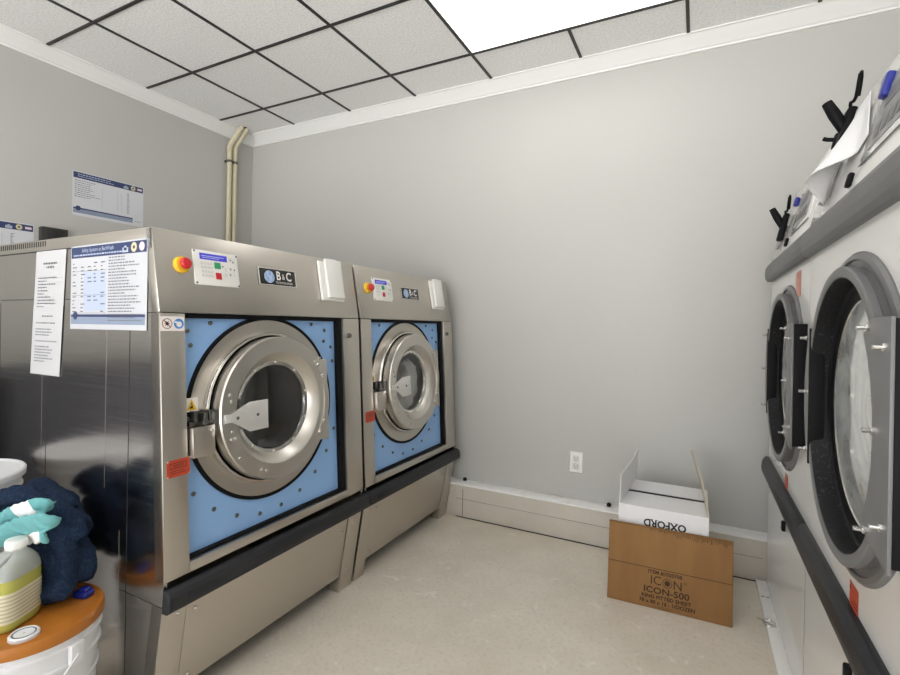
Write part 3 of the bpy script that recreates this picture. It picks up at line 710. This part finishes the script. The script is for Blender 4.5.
for x, lab in ((-1.475, 'small black plug on the white ledge beside the far washer'), (-.478, 'small black plug on the white ledge left of the open white carton')):
    q = Fr((x, 3.14, .232), (1, 0, 0), (0, 1, 0)); mb = MB(); mb.lathe(q, [(.013, 0), (.014, .012), (.009, .020), (.002, .022)], 16, True, True)
    tag(obj('rubber_plug', mb, 'rubber', loc=(x, 3.14, .232)), lab, 'plug', 'black plugs on the ledge')
mb = MB(); mb.tube([(-.86, 3.155, .237), (-.83, 3.157, .239), (-.80, 3.153, .236), (-.765, 3.15, .236)], .004, 8, radii=[.003, .005, .004, .002])
tag(obj('plaster_crumb', mb, 'tan', loc=(-.8, 3.15, .232)), 'brown plaster crumbs on the white ledge below the wall outlet', 'debris')

# ------------------------------------------------------------------ cartons
def white_carton():
    x0, x1, ya, yb, h = -.345, .062, 2.585, 3.035, .452
    t = thing('open_carton', 'white cardboard carton with two side flaps standing up, against the back wall', 'carton', ((x0+x1)/2, (ya+yb)/2, 0))
    th = .005; mb = MB()
    mb.box((x0, ya, 0), (x1, ya+th, h)); mb.box((x0, yb-th, 0), (x1, yb, h)); mb.box((x0, ya+th, 0), (x0+th, yb-th, h)); mb.box((x1-th, ya+th, 0), (x1, yb-th, h)); mb.box((x0+th, ya+th, 0), (x1-th, yb-th, th))
    obj('body', mb, 'whitecard', t)
    ym = ya+.255
    mb = MB(); mb.prism([(ya, h), (ym-.018, h-.006), (ym-.018, h-.002), (ya, h+.004)], x0+.004, x1-.004, 'x'); obj('front_flap', mb, 'whitecard', t)
    mb = MB(); mb.prism([(yb, h), (ym+.022, h-.006), (ym+.022, h-.002), (yb, h+.004)], x0+.004, x1-.004, 'x'); obj('rear_flap', mb, 'whitecard', t)
    mb = MB(); mb.box((x0+.006, ya+.01, h-.016), (x1-.006, yb-.01, h-.012)); obj('gap_shade', mb, 'black', t)  # black sheet paints the dark between the closed flaps
    def flap(inn, th_, m_):
        mb = MB(); k = len(inn); mb.faces([Vector(p) for p in inn]+[Vector((p[0]+th_, p[1], p[2]+.001)) for p in inn], [tuple(range(k)), tuple(range(2*k-1, k-1, -1))]+[(i, (i+1) % k, (i+1) % k+k, i+k) for i in range(k)])
        return obj('side_flap', mb, m_, t)
    flap([(-.343, 2.587, .452), (-.318, 3.03, .452), (-.309, 3.03, .52), (-.301, 3.0, .652), (-.305, 2.97, .640), (-.314, 2.92, .607), (-.340, 2.60, .594)], .004, 'whitecard')
    flap([(.056, 2.587, .452), (.036, 3.03, .452), (-.024, 3.02, .668), (-.020, 2.98, .672), (.028, 2.75, .575), (.050, 2.60, .50)], .009, 'cardedge')
    q = Fr(((x0+x1)/2, ya, h-.03), (1, 0, 0), (0, 0, 1))
    r = Fr(((x0+x1)/2, ya, h-.067), (-1, 0, 0), (0, 0, -1)); mb = MB(); mb.text(r, 'OXFORD', .050, -.012, 0, .001, sx=.92, bold=.0016)
    for u in (-.060, -.030, .020, .045): mb.quad(r, u-.006, u+.006, -.018, -.0165, .001); 
    obj('lettering', mb, 'black', t)
    mb = MB(); mb.quad(q, -.17, -.035, -.06, -.025, .0006); obj('tape', mb, 'paper', t)
white_carton()
def brown_carton():
    t = thing('flattened_carton', 'brown cardboard carton panel with black printing, leaning on the white carton', 'carton', (-.11, 2.52, 0))
    F = Fr((-.383, 2.508, 0), (1, .03, 0), (0, .10, 1)); w, h = .546, .378
    mb = MB(); mb.box((0, 0, -.011), (w, h, -.006), .0015, fr=F); mb.box((0.002, .001, -.005), (w-.003, h-.002, 0), .0015, fr=F); obj('panel', mb, 'brown', t)
    mb = MB(); mb.box((.0, .186, .0), (w, .1885, .0006), fr=F); obj('crease', mb, 'browndark', t)
    mb = MB(); random.seed(3)
    for i in range(44):
        u = .19+i*.008; mb.quad(F, u, u+random.uniform(.002, .005), h-.004-random.uniform(.015, .028)*(1 if i > 14 else .6), h-.004, .0006)
    mb.quad(F, 0, w, h-.006, h-.003, .0006); obj('torn_edge', mb, 'browntear', t)
    mb = MB()
    mb.text(F, 'ITEM #1020708', .0235, .262, .170, .0012, sx=.98, bold=.0006)
    mb.text(F, 'IC', .057, .222, .132, .0012, sx=.95); mb.text(F, 'N', .057, .318, .127, .0012, sx=.95); mb.text(F, '®', .016, .350, .145, .0012)
    q = Fr(F(.273, .130, .0012), F.U, F.V); mb.lathe(q, [(.0001, 0), (.0125, 0)], 24); mb.lathe(q, [(.019, 0), (.0215, 0)], 32)
    mb.text(F, 'ICON-500', .040, .268, .086, .0012, sx=1.15, bold=.0008)
    mb.text(F, 'KING FITTED SHEET', .023, .268, .056, .0012, sx=1.05, bold=.0007)
    mb.text(F, '78 x 80 x 16 : 1/DOZEN', .024, .272, .032, .0012, sx=1.0, bold=.0007)
    for a, b, v in ((.21, .33, .016), (.19, .30, .009)): mb.quad(F, a, b, v, v+.0012, .0012)
    obj('lettering', mb, 'browndark', t)
brown_carton()

# ------------------------------------------------------------------ left wall: notices, dark box, conduits
def words(mb, q, u0, u1, v, h, w, frac=.8):
    u = u0; end = u0+(u1-u0)*frac
    while u < end:
        l = random.uniform(.006, .018); l = min(l, end-u+.002); mb.quad(q, u, u+l, v, v+h, w); u += l+.004
def notice(q, w, h, label, side, loc):
    t = thing('notice_sheet', label, 'notice', loc, 'laminated notices')
    mb = MB(); mb.box((-w/2, -h/2, 0), (w/2, h/2, .0014), fr=q); sh = obj('sheet', mb, 'laminate_dimmed' if side else 'laminate', t)
    W = .0018
    mb = MB(); mb.quad(q, -w/2+.004, w/2-.004, h/2-.045, h/2-.005, W); mb.quad(q, -w/2+.006, w/2-(.008 if side else .075), -h/2+.044, -h/2+.054, W)
    mb.lathe(Fr(q(-w/2+.035, -h/2+.050, W+.0002), q.U, q.V), [(.0001, 0), (.016, 0)], 20); obj('header_band', mb, 'navyprint', t)
    mb = MB(); mb.quad(q, -w/2+.006, w/2-(.008 if side else .075), -h/2+.018, -h/2+.043, W); obj('footer_band', mb, 'midblue', t)
    random.seed(len(label)); W2 = W+.0005
    mb = MB()
    if side:
        mb.text(q, 'Safety System at BedWash', .020, -.06, h/2-.019, W2, sx=.95); words(mb, q, -w/2+.02, .09, h/2-.038, .005, W2, 1)
    else: words(mb, q, -w/2+.03, 0, h/2-.021, .006, W2, 1); words(mb, q, -w/2+.03, .02, h/2-.034, .005, W2, 1)
    mb.lathe(Fr(q(w/2-.125, h/2-.026, W2), q.U, q.V), [(.0001, 0), (.009, 0)], 16); mb.quad(q, w/2-.142, w/2-.108, h/2-.04, h/2-.024, W2)
    obj('header_text', mb, 'paleblue', t)
    mb = MB(); mb.lathe(Fr(q(w/2-.075, h/2-.025, W2), q.U, q.V), [(.006, 0), (.0165, 0)], 24); obj('round_seal', mb, mat('seal gold', (.55, .50, .30), .5), t)
    mb = MB(); mb.lathe(Fr(q(w/2-.03, h/2-.025, W2), q.U, q.V), [(.0001, 0), (.015, 0)], 24) if side else mb.quad(q, w/2-.045, w/2-.012, h/2-.032, h/2-.018, W2); obj('emblem', mb, mat('pale pink emblem', (.70, .55, .60), .5), t)
    mb = MB()
    if side:
        mb.quad(q, -w/2+.09, -.005, -.085, .055, W); obj('table_shade', mb, 'paleblue', t); mb = MB()
        for r in range(14):
            v = .085-r*.0135
            for u in (-w/2+.015, -w/2+.07, -w/2+.115, -w/2+.155, -w/2+.2):
                if random.random() < (.9 if u < -w/2+.08 else .55): mb.quad(q, u, u+random.uniform(.01, .028), v, v+.004, W2)
        for v in (.058, -.03, -.095): mb.quad(q, -w/2+.012, -.0, v, v+.0012, W2)
        for r in range(22): words(mb, q, .012, w/2-.02, .098-r*.0105, .0042, W2, random.uniform(.45, 1))
    else:
        for r in range(9): words(mb, q, -w/2+.012, -.05, .085-r*.0135, .0045, W2, random.uniform(.4, .95))
        for u in (-.05, .05, .075): mb.quad(q, u, u+.001, -.07, .07, W2)
        for r in range(18): mb.quad(q, .115, .115+random.uniform(.008, .02), .075-r*.0085, .0785-r*.0085, W2)
        words(mb, q, w/2-.06, w/2-.02, -h/2+.03, .004, W2, 1)
    obj('print', mb, 'greyprint', t)
    return t
WL = lambda y, z: Fr((XL, y, z), (0, 1, 0), (0, 0, 1))
notice(WL(1.948, 2.19), .462, .297, 'wide white laminated notice with navy bands alone on the left wall above the near washer', False, (XL, 1.948, 2.19))
q = WL(1.28, 1.78); t = notice(q, .462, .297, 'white laminated notice on the left wall, cut by the left photo edge', False, (XL, 1.28, 1.78))
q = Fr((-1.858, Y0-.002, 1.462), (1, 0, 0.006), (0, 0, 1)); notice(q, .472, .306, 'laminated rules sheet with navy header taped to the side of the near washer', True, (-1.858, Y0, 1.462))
# narrow two-sheet list
t = thing('list_strip', 'narrow white paper list taped to the washer side left of the laminated sheet', 'notice', (-2.26, Y0, 1.366))
q = Fr((-2.26, Y0-.002, 1.366), (1, 0, 0), (.072, 0, 1))
mb = MB(); mb.box((-.112, .028, .0004), (.112, .243, .0012), fr=q); mb.box((-.112, -.243, .0012), (.112, .03, .002), fr=q); obj('sheet', mb, 'listpaper_dimmed', t)
mb = MB(); random.seed(5); W = .0026
for v, a, b in ((.19, -.05, .05), (.175, -.025, .03)): words(mb, q, a, b, v, .007, W, 1)
for r in range(10): words(mb, q, -.085, .07, .135-r*.0125, .0045, W, random.uniform(.3, .95))
words(mb, q, -.04, .04, -.015, .005, W, 1); words(mb, q, -.085, .06, -.042, .005, W, 1)
for r in range(3): words(mb, q, -.085, .07, -.066-r*.0115, .0045, W, random.uniform(.6, 1))
words(mb, q, -.085, .08, -.113, .004, W, 1)
for r in range(6): words(mb, q, -.085, .07, -.135-r*.0115, .0045, W, random.uniform(.4, 1))
obj('print', mb, 'greyprint', t)
mb = MB(); mb.box((-1.63, Y0-.0045, 1.585), (-1.605, Y0-.0025, 1.65), fr=WORLD); 
tag(obj('tape_piece', mb, 'clearplastic', loc=(-1.615, Y0, 1.63)), 'clear tape holding the laminated sheet at the top corner of the near washer', 'tape')
# dark box
t = thing('junction_box', 'dark electrical box on the left wall behind the near washer', 'electrical box', (XL, 1.60, 1.86))
mb = MB(); mb.box((XL, 1.535, 1.78), (XL+.05, 1.675, 1.925), .004); obj('box_body', mb, mat('dark bronze paint', (.03, .03, .025), .4), t)
mb = MB(); mb.box((XL+.05, 1.56, 1.80), (XL+.058, 1.652, 1.915), .002); obj('cover', mb, 'seam', t)
# conduits
for y, lab in ((2.893, 'left of the two beige conduits in the wall corner'), (2.948, 'right of the two beige conduits, nearest the wall corner')):
    x = XL+.035; t = thing('conduit', lab, 'pipe', (x, y, 0), 'beige conduits in the corner')
    pts = [(x, y, 0), (x, y, 2.875), (x+.003, y+.001, 2.895), (x+.012, y+.002, 2.91), (x+.115, y+.026, ZC-.008), (x+.12, y+.028, ZC)]
    mb = MB(); mb.tube(pts, .020, 16); obj('pipe', mb, 'pipe', t)
    mb = MB(); mb.tube([(x, y, 2.845), (x, y, 2.875)], .0235, 16); obj('coupling', mb, 'pipe', t)
    mb = MB(); mb.tube([(x, y, 2.745), (x, y, 2.765)], .0245, 16); mb.box((XL, y-.026, 2.748), (XL+.012, y+.026, 2.762)); obj('clamp', mb, 'darkbolt', t)

# ------------------------------------------------------------------ pails, jug and towels beside the near washer
BX, BY, BZ, BR = -1.81, .739, .44, .178
t = thing('lidded_pail', 'white pail with an orange brown lid on the floor by the near washer', 'pail', (BX, BY, 0))
c = Fr((BX, BY, 0), (1, 0, 0), (0, 1, 0))
mb = MB(); mb.lathe(c, [(0.1511, 0.0000), (0.1558, 0.0060), (0.1662, 0.2400), (0.1719, 0.2420), (0.1719, 0.2500), (0.1671, 0.2530), (0.1699, 0.3180), (0.1766, 0.3200), (0.1766, 0.3280), (0.1709, 0.3310), (0.1728, 0.3720), (0.1794, 0.3740), (0.1794, 0.3820), (0.1738, 0.3860), (0.1757, 0.4080), (0.1606, 0.4100)], 64, True, True); pb = obj('body', mb, 'pail', t)
mb = MB(); mb.lathe(c, [(0.1775, 0.4040), (0.1842, 0.4060), (0.1855, 0.4150), (0.1851, 0.4320), (0.1813, 0.4395), (0.1757, 0.4400), (0.1719, 0.4340), (0.1662, 0.4325), (0.1558, 0.4335), (0.0018, 0.4335)], 72); ld = obj('lid', mb, 'lidorange', t); ld['label'] = 'orange brown plastic lid'
a_ = math.radians(12)
ear = Fr((BX+.180*math.cos(a_), BY+.180*math.sin(a_), .355), (-math.sin(a_), math.cos(a_), 0), (0, 0, 1))
mb = MB(); mb.box((-.02, -.03, -.004), (.02, .03, .014), .004, fr=ear); obj('handle_ear', mb, 'pail', pb)
mb = MB(); pts = []
for k in range(25):
    g = PI*k/24; aa = a_-g
    pts.append((BX+.195*math.cos(aa), BY+.195*math.sin(aa), .355-.20*math.sin(g)))
mb.tube(pts, .0028, 8); obj('handle', mb, 'pail', pb)
def bpx(z): return z
bc = (-1.706, .682)
mb = MB(); f = Fr((bc[0], bc[1], .4335), (1, 0, 0), (0, 1, 0)); mb.lathe(f, [(.036, 0), (.036, .008), (.032, .012), (.028, .010), (.002, .010)], 32); bg = obj('bung_cap', mb, 'pail', ld)
mb = MB(); mb.lathe(f, [(.029, .0102), (.026, .0108), (.024, .0102)], 32); obj('groove', mb, 'greyprint', bg)
# blue cap
mb = MB(); f = Fr((-1.785, .870, .4335), (1, .35, 0), (-.35, 1, 0)); mb.box((-.026, -.018, 0), (.026, .018, .022), .006, 3, fr=f); mb.box((-.008, -.012, .02), (.02, .012, .032), .005, 3, fr=f)
tag(obj('blue_plug', mb, 'bluecap', loc=(-1.785, .870, .4335)), 'small blue plastic plug on the orange lid at the edge of the navy towel', 'plug')
# tall white drum behind
TX, TY, TZ, TR = -2.385, .725, .78, .212
t = thing('white_drum', 'tall white plastic drum with white lid at the left edge, behind the navy towel', 'drum', (TX, TY, 0))
c = Fr((TX, TY, 0), (1, 0, 0), (0, 1, 0))
mb = MB(); mb.lathe(c, [(.18, 0), (.185, .01), (.197, .66), (.202, .662), (.202, .668), (.197, .67), (.198, .71), (.203, .712), (.203, .718), (.198, .72), (.199, .752), (.17, .754)], 64, True, True); obj('body', mb, 'pail', t)
mb = MB(); mb.lathe(c, [(.200, .752), (.211, .754), (.2125, .774), (.208, .780), (.200, .780), (.195, .774), (.17, .772), (.002, .772)], 72); dl_ = obj('lid', mb, 'pail', t)
mb = MB(); aa = math.radians(-38); f = Fr((TX+.2122*math.cos(aa), TY+.2122*math.sin(aa), .757), (-math.sin(aa), math.cos(aa), 0), (0, 0, 1)); mb.box((-.002, -.012, -.001), (.002, .012, .001), fr=f); obj('slit', mb, 'seam', dl_)
# detergent jug
JX, JY, JZ = -1.836, .686, .4342
t = thing('detergent_jug', 'clear plastic jug of yellow green liquid standing on the orange lid', 'jug', (JX, JY, JZ))
def sq(mb, secs, n=48, cap0=True, cap1=True, ang=.5):
    vs = []
    for z, a, b, e, *of in secs:
        off = of[0] if of else 0
        for k in range(n):
            g = 2*PI*k/n; cx, sx = math.cos(g), math.sin(g)
            px = a*math.copysign(abs(cx)**(2/e), cx); py = b*math.copysign(abs(sx)**(2/e), sx)
            vs.append(Vector((JX+off*.89+px*math.cos(ang)-py*math.sin(ang), JY+off*.45+px*math.sin(ang)+py*math.cos(ang), JZ+z)))
    fs = [(i*n+k, i*n+(k+1) % n, (i+1)*n+(k+1) % n, (i+1)*n+k) for i in range(len(secs)-1) for k in range(n)]
    if cap0: fs.append(tuple(range(n-1, -1, -1)))
    if cap1: fs.append(tuple((len(secs)-1)*n+k for k in range(n)))
    mb.faces(vs, fs); return mb
obj('body', sq(MB(), [(.150, .0695, .0695, 4), (.166, .069, .069, 3.6), (.182, .063, .063, 3, .006), (.197, .050, .050, 2.5, .016), (.210, .035, .035, 2.2, .026), (.217, .026, .026, 2, .030), (.232, .024, .024, 2, .031)], cap0=False), 'jugclear', t)
obj('liquid', sq(MB(), [(0, .062, .062, 4), (.008, .068, .068, 4), (.02, .070, .070, 4), (.150, .070, .070, 4)]), 'jugliquid', t)['label'] = 'yellow green lower part of the jug'
lb = obj('paper_label', sq(MB(), [(.028, .0708, .0708, 4), (.115, .0708, .0708, 4)], cap0=False, cap1=False), 'juglabel', t)
mb = MB()
for r in range(7): sq(mb, [(.036+r*.011, .0712, .0712, 4), (.0405+r*.011, .0712, .0712, 4)], cap0=False, cap1=False)
obj('label_print', mb, mat('label grey print', (.45, .41, .30), .6), lb)
f = Fr((JX+.031*.89, JY+.031*.45, JZ+.226), (1, 0, 0), (0, 1, 0)); mb = MB(); mb.lathe(f, [(.026, 0), (.027, .018), (.024, .024), (.002, .025)], 32, True, True); obj('cap', mb, 'white', t)
mb = MB(); g = (math.sin(.5)*1, -math.cos(.5))
hx, hy = .62, -.78
mb.tube([(JX+.03+.012*hx, JY+.012+.012*hy, JZ+.214), (JX+.02+.045*hx, JY+.01+.045*hy, JZ+.202), (JX+.072*hx, JY+.072*hy, JZ+.178), (JX+.078*hx, JY+.078*hy, JZ+.160), (JX+.070*hx, JY+.070*hy, JZ+.148)], .011, 14); obj('handle', mb, 'jugclear', t)
# navy towel heap
def draped(name, folds, m, label, cat, loc, voxel=.007, smooth=5, disp=.020, tex=.05, fine=.004, finetex=.012):
    mb = MB()
    for pts, rad, flat in folds:
        P = [Vector(p) for p in pts]; Q = []; R = []
        for i in range(len(P)-1):
            p0, p1, p2, p3 = P[max(i-1, 0)], P[i], P[i+1], P[min(i+2, len(P)-1)]
            for k in range(6):
                t = k/6; Q.append(.5*((2*p1)+(-p0+p2)*t+(2*p0-5*p1+4*p2-p3)*t*t+(-p0+3*p1-3*p2+p3)*t*t*t)); R.append(rad[i]+(rad[i+1]-rad[i])*t)
        Q.append(P[-1]); R.append(rad[-1])
        mb.tube(Q, .05, 14, True, R, flat)
    o = obj(name, mb, m, loc=loc, ang=180)
    r = o.modifiers.new('r', 'REMESH'); r.mode = 'VOXEL'; r.voxel_size = voxel; r.use_smooth_shade = True
    q_ = o.modifiers.new('s', 'SMOOTH'); q_.iterations = smooth; q_.factor = .5
    for nm, sc_, st in (('folds', tex, disp), ('pile', finetex, fine)):
        tx = bpy.data.textures.new(nm, 'CLOUDS'); tx.noise_scale = sc_; tx.noise_depth = 1
        d_ = o.modifiers.new(nm, 'DISPLACE'); d_.texture = tx; d_.strength = st; d_.mid_level = .5; d_.texture_coords = 'LOCAL'
    return tag(o, label, cat)
draped('navy_towel', [
    # inner bulk
    ([(-2.08, .87, .52), (-2.0, .87, .55), (-1.88, .87, .52)], [.07, .085, .06], 1), ([(-2.07, .88, .64), (-1.98, .875, .65), (-1.86, .88, .62)], [.06, .075, .055], 1),
    ([(-1.96, .84, .488), (-1.88, .84, .485)], [.045, .045], 1), ([(-2.1, .88, .70), (-1.95, .885, .70)], [.05, .05], 1),
    # rolls along the top
    ([(-2.16, .90, .70), (-2.10, .875, .738), (-2.03, .86, .748), (-1.965, .875, .72)], [.03, .034, .034, .03], 1),
    ([(-2.08, .83, .69), (-1.99, .84, .735), (-1.91, .855, .735), (-1.86, .87, .70)], [.026, .030, .030, .026], 1),
    ([(-1.99, .815, .68), (-1.91, .82, .718), (-1.845, .835, .715), (-1.80, .85, .675), (-1.79, .86, .63)], [.024, .029, .029, .028, .025], 1),
    ([(-2.12, .745, .70), (-2.04, .757, .750), (-1.97, .777, .762), (-1.93, .80, .745), (-1.91, .82, .71)], [.026, .030, .030, .028, .022], 1),
    ([(-2.12, .77, .63), (-2.05, .785, .68), (-1.98, .80, .70)], [.03, .035, .03], 1),
    # long drapes falling to the lid
    ([(-1.90, .80, .67), (-1.83, .81, .655), (-1.795, .825, .60), (-1.80, .83, .53), (-1.775, .805, .495), (-1.770, .815, .468)], [.026, .032, .032, .030, .036, .028], 1),
    ([(-1.95, .79, .65), (-1.87, .795, .62), (-1.835, .80, .55), (-1.83, .805, .495), (-1.790, .778, .464)], [.024, .028, .028, .030, .026], 1),
    ([(-2.02, .785, .63), (-1.93, .785, .60), (-1.885, .79, .54), (-1.88, .80, .488), (-1.865, .80, .460)], [.024, .028, .028, .028, .022], 1),
    ([(-2.09, .83, .67), (-2.04, .81, .61), (-1.97, .80, .55), (-1.95, .80, .48), (-1.93, .82, .464)], [.03, .032, .032, .03, .024], 1),
    ([(-1.86, .87, .60), (-1.82, .88, .53), (-1.815, .865, .485)], [.04, .045, .04], 1),
    ([(-2.10, .87, .62), (-2.06, .85, .56), (-2.02, .84, .5)], [.04, .04, .035], 1)],
    'navy', 'heap of navy blue towel on the orange lid, against the near washer', 'towel', (-1.95, .84, .42))
# teal and white towel: folded ribbons laid over the navy heap
def ribbon(mb, pts, width, th, whites):
    pts = [Vector(p) for p in pts]; n = len(pts)*6; P = []
    def cr(p0, p1, p2, p3, t): return .5*((2*p1)+(-p0+p2)*t+(2*p0-5*p1+4*p2-p3)*t*t+(-p0+3*p1-3*p2+p3)*t*t*t)
    for i in range(len(pts)-1):
        for k in range(8): P.append(cr(pts[max(i-1, 0)], pts[i], pts[i+1], pts[min(i+2, len(pts)-1)], k/8))
    P.append(pts[-1]); m = 16; vs = []
    wd = Vector((.05, -.45, .9)).normalized()
    for i, p in enumerate(P):
        tdir = (P[min(i+1, len(P)-1)]-P[max(i-1, 0)]).normalized()
        b = (wd-tdir*wd.dot(tdir)).normalized(); nrm = tdir.cross(b)
        e = min(1, .35+min(i, len(P)-1-i)*.25)
        for k in range(m):
            g = 2*PI*k/m; q_ = p+b*width*e*math.copysign(abs(math.cos(g))**.8, math.cos(g))+nrm*th*e*math.sin(g)*(1+.3*math.sin(3*g+i*.3))
            vs.append(q_)
    V = [mb.bm.verts.new(v) for v in vs]
    for i in range(len(P)-1):
        s = i/(len(P)-1)
        for k in range(m):
            F = mb.bm.faces.new([V[i*m+k], V[i*m+(k+1) % m], V[(i+1)*m+(k+1) % m], V[(i+1)*m+k]])
            F.material_index = 1 if any(a <= s <= b for a, b in whites) else 0
    for e in (0, len(P)-1): mb.bm.faces.new([V[e*m+k] for k in range(m)])
mb = MB()
ribbon(mb, [(-2.12, .750, .64), (-2.023, .745, .677), (-1.922, .742, .722), (-1.84, .742, .752), (-1.775, .748, .776), (-1.768, .765, .755)], .030, .008, [(.42, .68)])
ribbon(mb, [(-2.08, .715, .63), (-1.967, .715, .655), (-1.85, .715, .70), (-1.741, .715, .738), (-1.682, .718, .752), (-1.672, .735, .735)], .032, .008, [])
ribbon(mb, [(-2.03, .755, .585), (-1.931, .745, .632), (-1.84, .738, .670), (-1.765, .735, .692), (-1.72, .742, .68)], .030, .008, [(.38, .85)])
o = obj('striped_towel', mb, ['teal', 'whitecloth'], loc=(-1.98, .68, .6), ang=180); md = o.modifiers.new('s', 'SUBSURF'); md.levels = 2; md.render_levels = 2
tx = bpy.data.textures.new('teal folds', 'CLOUDS'); tx.noise_scale = .035; tx.noise_depth = 1
dd = o.modifiers.new('d', 'DISPLACE'); dd.texture = tx; dd.strength = .014; dd.mid_level = .5; dd.texture_coords = 'LOCAL'
tag(o, 'teal and white striped towel thrown over the navy towel behind the jug', 'towel')

# dark bin added out of frame for the washer's steel side to mirror
t = thing('added_dark_bin', 'dark blue bin added out of view by the left wall, mirrored in the washer side', 'bin', (-3.35, .1, 0))
mb = MB(); mb.prism([(-3.66, .09), (-3.06, .09), (-3.0, 1.05), (-3.72, 1.05)], -.75, .80, bev=.02); obj('tub', mb, mat('dark blue tub', (.06, .064, .08), .6), t)
for x in (-3.6, -3.12):
    for y in (-.65, .70):
        mb = MB(); mb.cyl(Fr((x, y-.02, .045), (1, 0, 0), (0, 0, 1)), .045, -.02, .02, 20, .004); mb.box((x-.012, y-.03, .04), (x+.012, y+.0, .092)); obj('caster', mb, 'rubber', t)
# ------------------------------------------------------------------ camera, world, view
r_, cy_ = 1.77702504e-02, 4.70639520e-01; pit = -1.82474564e-03
fwd = Vector((-math.sin(cy_)*math.cos(pit), math.cos(cy_)*math.cos(pit), math.sin(pit)))
right = Vector((math.cos(cy_), math.sin(cy_), 0)); up = right.cross(fwd)
r2 = right*math.cos(r_)+up*math.sin(r_); u2 = r2.cross(fwd)
cam = bpy.data.cameras.new('camera'); co = bpy.data.objects.new('camera', cam); C.objects.link(co)
mw = Matrix((r2, u2, -fwd)).transposed().to_4x4(); mw.translation = Vector((0, 0, 1.347)); co.matrix_world = mw
cam.sensor_fit = 'HORIZONTAL'; cam.sensor_width = 36; cam.lens = 36*482.66588/900
cam.shift_x = (450-452.3519)/900; cam.shift_y = (325.88845-337.5)/900; cam.clip_start = .02
sc = bpy.context.scene; sc.camera = co
w = bpy.data.worlds.new('world'); sc.world = w; w.use_nodes = True
# fill light through the added opening: pale sky above, lower half boosted
wn = w.node_tree.nodes; wl = w.node_tree.links; bg = wn['Background']; bg.inputs[1].default_value = 1.0
tc = wn.new('ShaderNodeTexCoord'); sx = wn.new('ShaderNodeSeparateXYZ'); mr = wn.new('ShaderNodeMapRange'); mx = wn.new('ShaderNodeMix'); mx.data_type = 'RGBA'
mr.inputs['From Min'].default_value = -.03; mr.inputs['From Max'].default_value = .03
wl.new(tc.outputs['Generated'], sx.inputs[0]); wl.new(sx.outputs['Z'], mr.inputs['Value']); wl.new(mr.outputs[0], mx.inputs['Factor'])
mx.inputs['A'].default_value = (10.2, 10.1, 9.9, 1); mx.inputs['B'].default_value = (2.4, 2.45, 2.55, 1); wl.new(mx.outputs['Result'], bg.inputs[0])
sc.view_settings.view_transform = 'Standard'; sc.view_settings.look = 'None'; sc.view_settings.gamma = 1; sc.view_settings.exposure = -.45
sc.cycles.use_denoising = True
sc.cycles.max_bounces = 10; sc.cycles.diffuse_bounces = 6; sc.cycles.glossy_bounces = 5; sc.cycles.transparent_max_bounces = 12
